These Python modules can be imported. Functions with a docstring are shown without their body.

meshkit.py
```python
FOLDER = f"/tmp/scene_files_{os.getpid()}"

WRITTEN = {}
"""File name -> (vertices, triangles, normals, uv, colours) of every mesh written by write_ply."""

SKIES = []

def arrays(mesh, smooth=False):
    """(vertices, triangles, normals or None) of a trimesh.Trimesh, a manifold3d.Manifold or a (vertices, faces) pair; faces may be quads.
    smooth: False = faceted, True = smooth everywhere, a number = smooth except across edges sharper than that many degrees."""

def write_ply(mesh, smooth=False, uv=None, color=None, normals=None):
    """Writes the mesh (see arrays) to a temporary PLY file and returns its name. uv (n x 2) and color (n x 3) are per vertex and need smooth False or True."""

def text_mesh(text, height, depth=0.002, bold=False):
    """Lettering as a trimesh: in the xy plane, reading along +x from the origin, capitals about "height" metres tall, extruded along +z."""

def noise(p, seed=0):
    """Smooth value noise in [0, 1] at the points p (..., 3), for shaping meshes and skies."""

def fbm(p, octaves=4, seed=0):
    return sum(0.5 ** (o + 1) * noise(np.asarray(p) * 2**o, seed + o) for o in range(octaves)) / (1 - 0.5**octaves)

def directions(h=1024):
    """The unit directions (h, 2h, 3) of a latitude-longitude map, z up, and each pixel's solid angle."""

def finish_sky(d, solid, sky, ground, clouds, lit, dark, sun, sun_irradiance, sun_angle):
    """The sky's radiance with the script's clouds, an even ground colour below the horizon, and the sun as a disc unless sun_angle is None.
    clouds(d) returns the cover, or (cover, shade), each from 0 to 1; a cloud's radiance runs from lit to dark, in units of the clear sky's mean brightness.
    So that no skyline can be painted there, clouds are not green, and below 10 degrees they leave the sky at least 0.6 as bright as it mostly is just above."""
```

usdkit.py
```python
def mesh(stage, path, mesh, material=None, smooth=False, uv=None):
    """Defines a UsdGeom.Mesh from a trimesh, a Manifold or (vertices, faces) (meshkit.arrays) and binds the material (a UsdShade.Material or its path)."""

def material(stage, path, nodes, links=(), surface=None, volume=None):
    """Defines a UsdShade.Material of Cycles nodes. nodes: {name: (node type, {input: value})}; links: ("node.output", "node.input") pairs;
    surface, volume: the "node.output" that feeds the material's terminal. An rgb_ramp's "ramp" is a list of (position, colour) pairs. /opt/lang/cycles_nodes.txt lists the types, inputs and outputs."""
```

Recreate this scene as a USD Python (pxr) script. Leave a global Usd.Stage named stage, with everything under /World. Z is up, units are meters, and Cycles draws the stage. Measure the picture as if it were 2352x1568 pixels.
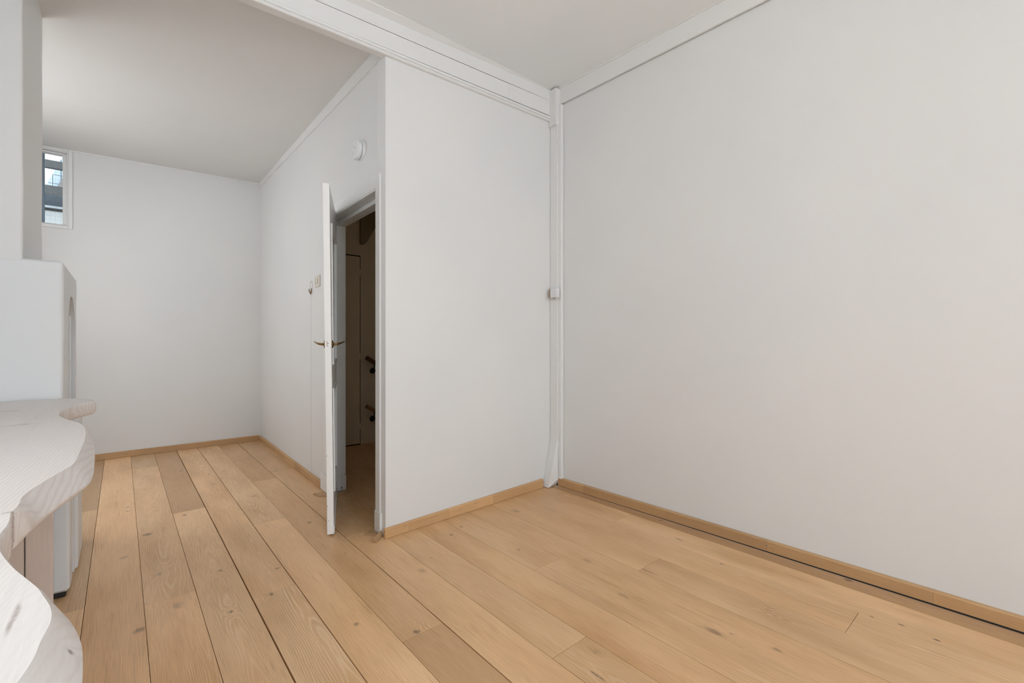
import math, random
import numpy as np
import trimesh, usdkit, meshkit, manifold3d
from pxr import Usd, UsdGeom, UsdLux, UsdShade, Gf, Sdf
from shapely.geometry import Polygon, box as sbox

random.seed(7)
np.random.seed(7)
stage = Usd.Stage.CreateInMemory()
UsdGeom.SetStageUpAxis(stage, UsdGeom.Tokens.z)
UsdGeom.SetStageMetersPerUnit(stage, 1.0)
UsdGeom.Xform.Define(stage, '/World')
UsdGeom.Scope.Define(stage, '/World/Looks')

# ---------------------------------------------------------------- camera, sky, lights, exposure
YAW = 40.697            # degrees the camera is turned right of the floor boards' direction (+y)
CAM_H = 1.12
cam = UsdGeom.Camera.Define(stage, '/World/camera')
cam.CreateHorizontalApertureAttr(36.0)
cam.CreateVerticalApertureAttr(24.0)
cam.CreateFocalLengthAttr(36.0 * 1045.3 / 2352.0)
cam.CreateClippingRangeAttr(Gf.Vec2f(0.02, 200.0))
cam.AddTranslateOp().Set(Gf.Vec3d(0, 0, CAM_H))
cam.AddRotateXYZOp().Set(Gf.Vec3f(90.0, 0.0, -YAW))
cam.CreateExposureAttr(0.13)

dome = UsdLux.DomeLight.Define(stage, '/World/sky')          # bright overcast
dome.CreateIntensityAttr(1.2)
dome.CreateColorAttr(Gf.Vec3f(0.93, 0.97, 1.0))


def rect_light(name, loc, rot, w, h, power, color):
    """Rectangular light for window daylight and the added fills."""
    l = UsdLux.RectLight.Define(stage, '/World/' + name)
    l.CreateWidthAttr(w)
    l.CreateHeightAttr(h)
    l.CreateIntensityAttr(power)
    l.CreateColorAttr(Gf.Vec3f(*color))
    l.AddTranslateOp().Set(Gf.Vec3d(*loc))
    l.AddRotateXYZOp().Set(Gf.Vec3f(*rot))


FRONT = -3.6
# each window rectangle leans like the patch of sky it stands for: its top in the opening, its foot outside
rect_light('daylight', (1.75, FRONT - .80, 1.95), (62, 0, 0), 1.0, 2.1, 0.70, (0.77, 1.01, 1.24))      # street window
rect_light('daylight_001', (0.45, FRONT - .80, 1.95), (60, 0, 0), 1.1, 2.1, 3.5, (0.77, 1.01, 1.24))   # street window
rect_light('daylight_002', (-1.50, 0.55, 2.05), (72, 0, -90), 1.15, 1.5, 0.115, (0.77, 1.01, 1.24))      # unseen side light added to brighten the right wall and doorway
rect_light('daylight_003', (-1.30, 4.30, 1.85), (58, 0, -90), 1.0, 1.4, 0.040, (1.02, 0.975, 0.98))        # alcove side window, hidden behind the chimney breast
rect_light('daylight_004', (0.9, FRONT - .55, 0.85), (122, 0, 0), 1.8, 0.9, 3.6, (0.80, 1.01, 1.20))       # upward fill added to lift the ceiling, like bounce off the street
rect_light('hall_fill', (2.25, 3.3, 2.66), (0, 0, 0), 0.5, 0.8, 0.55, (1.0, 0.86, 0.66))                 # unseen fill added to lift the dark hall, no fixture

# ---------------------------------------------------------------- materials
LOOKS = '/World/Looks/'


class Graph:
    """Collects Cycles nodes; each helper returns 'node.output'."""

    def __init__(self):
        self.n, self.l, self.k = {}, [], 0

    def node(self, kind, out, **inp):
        self.k += 1
        nm = 'n%d' % self.k
        vals = {}
        for a, b in inp.items():
            if isinstance(b, str) and '.' in b:
                self.l.append((b, nm + '.' + a))
            else:
                vals[a] = b
        self.n[nm] = (kind, vals)
        return nm + '.' + out

    def math(self, op, a, b=0.0, c=0.0):
        return self.node('math', 'value', math_type=op, value1=a, value2=b, value3=c)

    def mix(self, fac, a, b, mode='mix'):
        return self.node('mix', 'color', mix_type=mode, fac=fac, color1=a, color2=b)

    def noise(self, vec, scale=1.0, detail=2.0, rough=0.5):
        return self.node('noise_texture', 'fac', vector=vec, scale=scale, detail=detail, roughness=rough)

    def scaled(self, vec, s, loc=(0, 0, 0)):
        return self.node('mapping', 'vector', vector=vec, scale=s, location=loc)

    def rng(self, v, a, b, c, d):
        return self.node('map_range', 'result', value=v, from_min=a, from_max=b, to_min=c, to_max=d, clamp=True)

    def make(self, name, surface):
        return usdkit.material(stage, LOOKS + name, self.n, self.l, surface=surface)


def paint(name, color, rough=0.55, mottle=0.03, relief=0.12, brush=(1, 1, 1), warm=(1.0, 0.985, 0.965), spec=0.3):
    """Hand-painted wall or woodwork: almost even colour, slight cloudiness, roller or brush relief."""
    g = Graph()
    pos = g.node('geometry', 'position')
    big = g.noise(pos, 1.3, 1)
    c = g.mix(g.rng(big, 0.3, 0.7, 0, 1), tuple(x * (1 - mottle) for x in color), tuple(x * (1 + mottle * 0.4) * (1 - (1 - w_) * .6) for x, w_ in zip(color, warm)))
    h = g.noise(pos if brush == (1, 1, 1) else g.scaled(pos, brush), 120, 1)
    nrm = g.node('bump', 'normal', height=h, strength=relief, distance=0.0012)
    p = g.node('principled_bsdf', 'BSDF', base_color=c, roughness=rough, specular_ior_level=spec, normal=nrm)
    return g.make(name, p)


def flat(name, color, rough=0.5, metallic=0.0, spec=0.5):
    g = Graph()
    p = g.node('principled_bsdf', 'BSDF', base_color=tuple(color), roughness=rough, metallic=metallic, specular_ior_level=spec)
    return g.make(name, p)


def wood(name, seed, light, dark, line, pith=(0.0, -0.03), slope=0.02, y0=0.0, axis='y', ring=150.0, line_w=0.5,
         skew=0.0, knots=(), rough=0.42, blotch=0.5, knot_color=(0.125, 0.062, 0.032), warp=0.02, fibre=0.085, spec=0.45, streak=0.24, zoff=0.0, amt0=0.25):
    """Solid sawn timber: yearly rings around a slightly tilted pith along the board (so that flat-sawn arches,
    straight grain and the contour lines on cut edges come out of one field), pores, blotches and knots.
    knots: (x, y, radius, length, darkness) in metres."""
    g = Graph()
    rnd = random.Random(seed)
    off = (rnd.uniform(-40, 40), rnd.uniform(-40, 40), rnd.uniform(-40, 40))
    pos = g.node('geometry', 'position')
    sp = g.node('separate_xyz', 'x', vector=pos)
    sn = sp.split('.')[0]
    ax = {'x': ('y', 'x'), 'y': ('x', 'y'), 'z': ('x', 'z')}[axis]
    U, V = sn + '.' + ax[0], sn + '.' + ax[1]
    Z = sn + '.z' if axis != 'z' else sn + '.y'
    stretch = {'x': (1, 7, 7), 'y': (7, 1, 7), 'z': (7, 7, 1)}[axis]

    def sc(k, lng):
        s = [k, k, k]
        s['xyz'.index(axis)] = lng
        return g.scaled(pos, tuple(s), off)

    w1 = g.math('multiply', g.math('subtract', g.noise(sc(5, 1.3), 1.0, 1), 0.5), warp * 2)
    w2 = g.math('multiply', g.math('subtract', g.noise(sc(9, 2.6), 1.0, 1), 0.5), warp * 1.2)
    u = g.math('add', g.math('subtract', g.math('multiply_add', g.math('subtract', V, y0), -skew, U), pith[0]), w1)
    h = g.math('add', g.math('multiply_add', g.math('subtract', V, y0), slope, -pith[1] + zoff), g.math('add', Z, w2))
    r = g.math('sqrt', g.math('add', g.math('multiply', u, u), g.math('multiply', h, h)))
    kmask = rag = None
    for kx, ky, kr, kl, kd in knots:
        du = g.math('divide', g.math('subtract', U, kx), kr)
        dv = g.math('divide', g.math('subtract', V, ky), kl)
        d2 = g.math('add', g.math('multiply', du, du), g.math('multiply', dv, dv))
        swirl = g.math('exponent', g.math('multiply', d2, -0.10))
        r = g.math('multiply_add', swirl, min(0.05, kr * 2.2), r)
        if rag is None:
            rag = g.math('multiply', g.math('subtract', g.noise(sc(110, 55), 1.0, 3, 0.6), 0.5), 2.2)
        e2 = g.math('maximum', g.math('add', d2, rag), 0.0)
        m = g.math('multiply', g.math('exponent', g.math('multiply', g.math('power', e2, 1.6), -1.6)), kd)
        kmask = m if kmask is None else g.math('maximum', kmask, m)
    turns = g.math('multiply_add', r, ring, g.math('multiply', g.noise(sc(60, 6), 1.0, 1), 0.9))
    s = g.math('sine', g.math('multiply', turns, 2 * math.pi))
    lines = g.math('power', g.math('multiply_add', s, 0.5, 0.5), 2.5)
    amt = g.math('multiply', g.rng(g.noise(sc(6, 1.1), 1.0, 1), 0.32, 0.65, amt0, 1.0), line_w)
    bl = g.rng(g.noise(sc(7, 1.8), 1.0, 2), 0.32, 0.68, 0, 1)
    bl = g.math('multiply', bl, blotch)
    c = g.mix(bl, tuple(light), tuple(dark))
    c = g.mix(g.math('multiply', lines, amt), c, tuple(line))
    fib = g.noise(sc(420, 9), 1.0, 2, 0.65)
    c = g.node('vector_math', 'vector', math_type='scale', vector1=c, scale=g.rng(fib, 0.25, 0.75, 1 - fibre, 1 + fibre))
    st = g.rng(g.noise(sc(52, 4.0), 1.0, 2, 0.6), 0.60, 0.72, 0, streak)
    c = g.mix(st, c, tuple(q * x for q, x in zip((0.70, 0.58, 0.48), dark)))
    if kmask:
        brk = g.rng(g.noise(sc(70, 40), 1.0, 3), 0.3, 0.6, 0.55, 1.0)
        c = g.mix(g.math('multiply', kmask, brk), c, tuple(knot_color))
    rg = g.rng(fib, 0.2, 0.8, rough - 0.06, rough + 0.08)
    nrm = g.node('bump', 'normal', height=fib, strength=0.09, distance=0.0015)
    p = g.node('principled_bsdf', 'BSDF', base_color=c, roughness=rg, specular_ior_level=spec, normal=nrm)
    return g.make(name, p)


WALL = (0.79, 0.787, 0.78)
M = dict(
    wall=paint('wall_paint', WALL),
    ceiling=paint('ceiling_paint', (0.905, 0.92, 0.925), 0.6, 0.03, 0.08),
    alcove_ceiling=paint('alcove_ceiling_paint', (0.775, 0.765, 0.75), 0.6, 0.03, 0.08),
    trim=paint('trim_paint', (0.82, 0.815, 0.805), 0.4, 0.02, 0.05),
    door=paint('door_paint', (0.91, 0.90, 0.885), 0.35, 0.03, 0.06, (1, 1, 0.15)),
    plaster=paint('plaster_paint', (0.78, 0.785, 0.79), 0.5, 0.03, 0.25),
    hall=paint('hall_paint', (0.78, 0.68, 0.53), 0.6, 0.05, 0.1),
    plastic=flat('white_plastic', (0.80, 0.80, 0.80), 0.35),
    cream=flat('cream_plastic', (0.74, 0.69, 0.60), 0.35),
    black=flat('black', (0.012, 0.011, 0.010), 0.5),
    gap=flat('dark_void', (0.02, 0.014, 0.009), 0.9, spec=0.1),
    brass=flat('aged_brass', (0.27, 0.165, 0.055), 0.34, 0.9),
    steel=flat('screw_steel', (0.25, 0.25, 0.26), 0.4, 0.8),
    twine=flat('brown_twine', (0.22, 0.13, 0.06), 0.8),
    chip=flat('chip_and_shade_brown', (0.42, 0.30, 0.20), 0.8),
)

# ---------------------------------------------------------------- scene helpers
taken = {}


def numbered(path):
    k = taken.get(path, -1) + 1
    taken[path] = k
    return path if k == 0 else '%s_%03d' % (path, k)


def tag(prim, label=None, cat=None, group=None, kind=None):
    for key, v in (('label', label), ('category', cat), ('group', group), ('kind', kind)):
        if v:
            prim.SetCustomDataByKey(key, v)
    return prim


def thing(name, label, cat, kind=None, loc=None):
    x = UsdGeom.Xform.Define(stage, numbered('/World/' + name))
    return tag(x.GetPrim(), label, cat, None, kind)


def obj(name, mesh, mat, parent=None, smooth=30, label=None, cat=None, kind=None, group=None):
    base = str(parent.GetPath()) if parent else '/World'
    m = usdkit.mesh(stage, numbered(base + '/' + name), mesh, M[mat] if isinstance(mat, str) else mat, smooth=smooth)
    return tag(m.GetPrim(), label, cat, group, kind)


def hull(pts):
    return trimesh.convex.convex_hull(np.asarray(pts, float))


def frame_box(c, a, b, n, ha, hb, hn, bev=0.002):
    """A box with chamfered edges: centre, three unit axes, half sizes."""
    c, a, b, n = (np.asarray(v, float) for v in (c, a, b, n))
    bev = min(bev, 0.45 * min(ha, hb, hn))
    pts = []
    for i in (-1, 1):
        for j in (-1, 1):
            for k in (-1, 1):
                for d in ((bev, 0, 0), (0, bev, 0), (0, 0, bev)):
                    # each corner becomes three points, one per face direction kept full
                    q = [ha - (bev if d[0] == 0 else 0), hb - (bev if d[1] == 0 else 0), hn - (bev if d[2] == 0 else 0)]
                    pts.append(c + a * i * q[0] + b * j * q[1] + n * k * q[2])
    return hull(pts)


def bx(x0, x1, y0, y1, z0, z1, bev=0.002):
    return frame_box(((x0 + x1) / 2, (y0 + y1) / 2, (z0 + z1) / 2), (1, 0, 0), (0, 1, 0), (0, 0, 1), (x1 - x0) / 2, (y1 - y0) / 2, (z1 - z0) / 2, bev)


class Line:
    """A vertical plane through two floor points; s runs along it, t out of it to the room side, z up."""

    def __init__(self, p0, p1, room):
        self.p0 = np.array([*p0, 0.0])
        d = np.array([p1[0] - p0[0], p1[1] - p0[1], 0.0])
        self.len = np.linalg.norm(d)
        self.d = d / self.len
        n = np.array([-self.d[1], self.d[0], 0.0])
        self.n = n if (np.array([*room, 0.0]) - self.p0) @ n > 0 else -n

    def at(self, s, t, z):
        return self.p0 + self.d * s + self.n * t + np.array([0, 0, z])

    def s_at_x(self, x):
        return (x - self.p0[0]) / self.d[0]

    def s_at_y(self, y):
        return (y - self.p0[1]) / self.d[1]

    def box(self, s0, s1, t0, t1, z0, z1, bev=0.002, lift=0.0):
        """lift: how much higher the s1 end stands than the s0 end."""
        a = self.d + np.array([0, 0, lift / max(s1 - s0, 1e-6)])
        c = self.at((s0 + s1) / 2, (t0 + t1) / 2, (z0 + z1) / 2 + lift / 2)
        return frame_box(c, a, self.n, (0, 0, 1), (s1 - s0) / 2, (t1 - t0) / 2, (z1 - z0) / 2, bev)

    def slab(self, poly, t0, t1):
        """A polygon drawn in (s, z), extruded from t0 to t1."""
        m = trimesh.creation.extrude_polygon(poly, t1 - t0)
        v = m.vertices
        m.vertices = self.p0 + np.outer(v[:, 0], self.d) + np.outer(v[:, 2] + t0, self.n) + np.outer(v[:, 1], (0, 0, 1))
        if np.linalg.det(np.array([self.d, [0, 0, 1], self.n])) < 0:
            m.invert()
        return m


def tube(path, radii, n=14):
    path = np.asarray(path, float)
    radii = np.broadcast_to(radii, len(path))
    tang = np.gradient(path, axis=0)
    tang /= np.linalg.norm(tang, axis=1)[:, None]
    up = np.array([0, 0, 1.0]) if abs(tang[0][2]) < 0.9 else np.array([1.0, 0, 0])
    v, f = [], []
    for p, t, r in zip(path, tang, radii):
        a = np.cross(t, up)
        a /= np.linalg.norm(a)
        b = np.cross(a, t)
        for k in range(n):
            w = 2 * math.pi * k / n
            v.append(p + r * (a * math.cos(w) + b * math.sin(w)))
    for i in range(len(path) - 1):
        for k in range(n):
            p, q = i * n + k, i * n + (k + 1) % n
            f += [(p, p + n, q + n), (p, q + n, q)]
    v += [path[0], path[-1]]
    e = len(path) - 1
    for k in range(n):
        f += [(len(v) - 2, k, (k + 1) % n), (len(v) - 1, e * n + (k + 1) % n, e * n + k)]
    m = trimesh.Trimesh(np.array(v), np.array(f), process=False)
    m.fix_normals()
    return m


def lathe(profile, origin, axis, n=40):
    """profile: (radius, distance along axis)."""
    axis = np.asarray(axis, float) / np.linalg.norm(axis)
    a = np.cross(axis, (0, 0, 1.0) if abs(axis[2]) < 0.9 else (1.0, 0, 0))
    a /= np.linalg.norm(a)
    b = np.cross(axis, a)
    m = trimesh.creation.revolve(np.asarray(profile, float), sections=n)
    v = m.vertices
    m.vertices = np.asarray(origin, float) + np.outer(v[:, 0], a) + np.outer(v[:, 1], b) + np.outer(v[:, 2], axis)
    m.fix_normals()
    return m


def ball_hull(x0, x1, y0, y1, z0, z1, r):
    s = trimesh.creation.icosphere(2, r).vertices
    pts = [s + (x, y, z) for x in (x0 + r, x1 - r) for y in (y0 + r, y1 - r) for z in (z0 + r, z1 - r)]
    return hull(np.vstack(pts))


def rough_up(m, edge, amp, scale, seed=0):
    """Finer triangles moved by smooth noise: hand-plastered surfaces."""
    q = manifold3d.Manifold(manifold3d.Mesh(np.asarray(m.vertices, np.float32), np.asarray(m.faces, np.uint32))).refine_to_length(edge).to_mesh()
    m = trimesh.Trimesh(np.array(q.vert_properties[:, :3], float), np.array(q.tri_verts), process=False)
    m.merge_vertices()
    n = m.vertex_normals
    d = meshkit.fbm(m.vertices * scale + 50, 2, seed) - 0.5
    m.vertices = m.vertices + n * (d * 2 * amp)[:, None]
    return m


def join(*ms):
    return trimesh.util.concatenate(ms)


def spline(pts, per=6):
    p = np.asarray(pts, float)
    q = np.vstack([2 * p[0] - p[1], p, 2 * p[-1] - p[-2]])
    out = []
    for i in range(1, len(q) - 2):
        for t in np.arange(per) / per:
            a, b, c, d = q[i - 1], q[i], q[i + 1], q[i + 2]
            out.append(0.5 * (2 * b + (c - a) * t + (2 * a - 5 * b + 4 * c - d) * t * t + (3 * b - a - 3 * c + d) * t ** 3))
    return np.vstack(out + [p[-1]])


# ---------------------------------------------------------------- planes of the old, slightly skewed room
ROOM, ALCOVE = (0.5, 0.5), (0.3, 4.5)
L_right = Line((2.559, 5.0), (2.559 + .12 / 7.3 * 8.8, -3.8), ROOM)
L_back = Line((-1.1, 5.805), (1.35, 5.805), ALCOVE)
L_door = Line((1.147, 2.44), (1.205, 5.805), ALCOVE)
L_mid = Line((1.147, 2.441), (2.62, 2.5135), ROOM)
L_left = Line((-1.0, -3.8), (-1.0, 5.9), ROOM)
L_front = Line((-1.1, FRONT), (2.8, FRONT), ROOM)


def ceil_main(x, y):
    return 3.088 + 0.066 * (x - 2.633) + 0.018 * (y - 2.5)


def ceil_alcove(x, y):
    return 2.917 + 0.0283 * (x - 1.217) + 0.0225 * (y - 5.805)


# ---------------------------------------------------------------- walls
def wall(name, ln, s0, s1, top, thick, label, holes=(), mat='wall', z0=-0.02):
    p = Polygon([(s0, z0), (s1, z0), (s1, top), (s0, top)])
    for h in holes:
        p = p.difference(sbox(*h))
    return obj(name, ln.slab(p, -thick, 0.0), mat, None, False, label, 'wall', 'structure')


wall('wall_right', L_right, 0.0, L_right.len, 3.3, 0.15, 'long plain white wall on the right', z0=0.025)
DOOR_Y0, DOOR_Y1, DOOR_H = 2.565, 3.405, 2.03
sd0, sd1 = L_door.s_at_y(DOOR_Y0), L_door.s_at_y(DOOR_Y1)
wall('wall_door', L_door, 0.03, L_door.len, 3.2, 0.11, 'white alcove wall with the open doorway', [(sd0 - 0.02, -0.2, sd1 + 0.02, DOOR_H + 0.02)])
obj('wall_middle', L_mid.slab(Polygon([(0, -0.1), (L_mid.len - 0.02, -0.1), (L_mid.len - 0.02, 3.2), (0, 3.2)]), -0.1, 0.0), 'wall', None, False,
    'plain white wall between doorway corner and corner pipe casing', 'wall', 'structure')
W_Z0, W_Z1, W_X0, W_X1 = 2.172, 2.85, -0.95, -0.362
sw = lambda x: L_back.s_at_x(x)
wall('wall_back', L_back, 0.0, L_back.len, 3.2, 0.14, 'white far wall of the alcove with the small high window', [(sw(W_X0), W_Z0, sw(W_X1), W_Z1)])
wall('wall_left', L_left, 0.0, L_left.len, 3.2, 0.14, 'white left wall behind the fireplace', [(L_left.s_at_y(3.75), .95, L_left.s_at_y(4.85), 2.55), (L_left.s_at_y(-.05), 1.15, L_left.s_at_y(1.15), 2.7)])  # the nearer opening is added to let the side fill in
sf = lambda x: L_front.s_at_x(x)
wall('wall_front', L_front, 0.0, L_front.len, 3.3, 0.1, 'white street wall behind the camera', [(sf(1.22), 0.72, sf(2.28), 2.72), (sf(-0.15), 0.72, sf(1.05), 2.72)])

# hall behind the doorway
HB = 4.84
hallw = obj('wall_hall', bx(1.2, 2.66, HB, HB + 0.1, -0.1, 2.75, 0), 'hall', None, False, 'dim end wall of the hall behind the doorway', 'wall', 'structure')
obj('ceiling_hall', bx(1.25, 2.66, 2.62, HB + 0.1, 2.7, 2.8, 0), 'hall', None, False, 'dim ceiling of the hall', 'ceiling', 'structure')
obj('wall_hall_side', L_right.slab(Polygon([(0.05, -0.1), (L_right.s_at_y(2.56), -0.1), (L_right.s_at_y(2.56), 2.75), (0.05, 2.75)]), 0.001, 0.02), 'hall', None, False,
    'dim side wall of the hall', 'wall', 'structure')


# ---------------------------------------------------------------- ceilings
def slab_between(fn, x0, x1, y0, y1, t=0.1):
    pts = [(x, y, fn(x, y) + k * t) for x in (x0, x1) for y in (y0, y1) for k in (0, 1)]
    return hull(pts)


obj('ceiling', slab_between(ceil_main, -1.1, 2.85, -3.7, 2.55), 'ceiling', None, False, 'white ceiling of the front room', 'ceiling', 'structure')
ac = thing('ceiling', 'lower boarded white ceiling of the alcove', 'ceiling', 'structure')
xs = [-1.1, 1.3]
ys = [2.45, 3.36, 4.62, 5.9]
for i in range(1):
    for j in range(3):
        g_ = 0.0002
        x0, x1, y0, y1 = xs[i] + g_, xs[i + 1] - g_, ys[j] + g_, ys[j + 1] - g_
        m = slab_between(lambda x, y: ceil_alcove(x, y) + 0.0004 * ((i + j) % 2), x0, x1, y0, y1, 0.03)
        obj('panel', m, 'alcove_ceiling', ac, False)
obj('backing', slab_between(lambda x, y: ceil_alcove(x, y) + 0.03, -1.1, 1.3, 2.47, 5.9, 0.06), 'ceiling', ac, False)

# ---------------------------------------------------------------- floor
TAN, BROWN, PALE = (0.785, 0.485, 0.250), (0.600, 0.334, 0.148), (0.86, 0.615, 0.385)
KNOTS = [(a, b, .72 * c, .72 * d, e) for a, b, c, d, e in [(0.199, 5.623, .012, .02, .9), (0.397, 4.857, .02, .03, .7), (0.161, 4.843, .03, .02, .5), (-0.017, 4.504, .009, .012, .9), (0.036, 4.033, .02, .03, .45),
         (0.037, 3.938, .02, .02, .6), (0.119, 3.385, .035, .035, .75), (0.313, 3.606, .018, .03, .6), (0.054, 2.283, .03, .03, .6), (0.370, 2.618, .014, .022, .6),
         (0.347, 2.190, .011, .017, .65), (0.141, 2.773, .015, .03, .4), (0.185, 2.394, .03, .05, .3), (0.887, 2.955, .016, .022, .95), (0.732, 3.720, .03, .02, .5),
         (0.552, 4.248, .03, .03, .4), (0.566, 4.580, .016, .02, .85), (0.506, 2.226, .012, .022, .8), (0.588, 2.461, .02, .014, .6), (0.014, 3.101, .03, .03, .35), (0.682, 4.612, .03, .015, .6),
         (0.708, 1.771, .017, .02, .55), (0.868, 1.572, .02, .022, .8), (1.117, 1.975, .025, .04, .4), (1.452, 2.230, .014, .018, .85), (1.563, 2.289, .02, .024, .45), (1.625, 1.833, .014, .02, .5),
         (1.221, 2.059, .008, .012, .6), (1.983, 2.264, .02, .05, .55), (2.563, 1.552, .018, .022, .7), (1.738, 0.824, .022, .06, .7), (1.775, 0.775, .006, .012, .9), (2.050, 0.744, .012, .018, .4),
         (2.295, 1.049, .010, .016, .65), (2.398, 1.334, .016, .035, .5), (1.810, 0.627, .014, .03, .6), (1.950, 1.258, .007, .09, .6), (1.811, 1.513, .02, .04, .35),
         (2.320, 0.450, .006, .012, .95), (2.340, 0.360, .008, .017, .95), (2.323, 0.256, .009, .017, .95), (2.594, 0.591, .022, .026, .99), (1.212, 0.968, .008, .05, .8),
         (1.30, 1.05, .02, .05, .3), (0.42, 1.5, .02, .04, .3), (0.9, 2.4, .01, .02, .35), (1.68, 1.2, .02, .05, .3)]]
floor = thing('floor', 'wide oiled oak plank floor', 'floor', 'structure')
obj('subfloor', bx(-1.1, 2.85, -3.7, 5.95, -0.10, -0.024, 0), 'gap', floor, False)
JX = [-1.05, -0.86, -0.67, -0.485, -0.30, -0.115, 0.075, 0.256, 0.435, 0.614, 0.796, 0.974, 1.157, 1.342, 1.533, 1.725, 1.919, 2.112, 2.314, 2.512, 2.73]
GAP = {0.256: .0014, 0.435: .0050, 0.614: .0034, 0.974: .0040, 0.796: .0010, 0.075: .0013, -0.115: .0018, 1.919: .0024, 1.533: .0017, 1.342: .0018, 1.157: .0014, 1.725: .0015}
# (first joint index, break points along y with a tone each): tone = (brightness, redness)
ROWS = {
    0: ([-3.6, 1.0, 5.8], [0, 0]), 1: ([-3.6, 2.2, 5.8], [0, 0]), 2: ([-3.6, 0.4, 3.2, 5.8], [0, 0, 0]), 3: ([-3.6, 1.6, 5.8], [-.10, -.16]),
    4: ([-3.6, 2.625, 4.11, 5.8], [.05, -.10, -.18]), 5: ([-3.6, 5.8], [.11]), 6: ([-3.6, 2.487, 5.195, 5.8], [.14, .05, -.10]), 7: ([-3.6, 3.683, 5.8], [.10, -.20]),
    8: ([-3.6, 2.247, 5.8], [.05, .08]), 9: ([-3.6, 3.138, 5.8], [.09, -.02]), 10: ([-3.6, 1.552, 4.1, 5.8], [-.13, .02, -.10]), 11: ([-3.6, 2.593, 4.3, 5.8], [.03, -.10, -.1]),
    12: ([-3.6, 1.126, 2.56, 5.82], [-.05, .02, 0]), 13: ([-3.6, 2.56, 4.9], [.02, 0]), 14: ([-3.6, 1.621, 2.56, 4.9], [-.04, .02, 0]), 15: ([-3.6, 2.56, 4.9], [-.01, 0]),
    16: ([-3.6, 1.284, 2.56, 4.9], [-.03, -.04, 0]), 17: ([-3.6, 0.492, 2.56, 4.9], [.0, -.03, 0]), 18: ([-3.6, 1.733, 2.56, 4.9], [-.02, .03, 0]), 19: ([-3.6, 2.56, 4.9], [-.30, -.1]),
}
rnd = random.Random(11)
pk = 0
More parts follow.
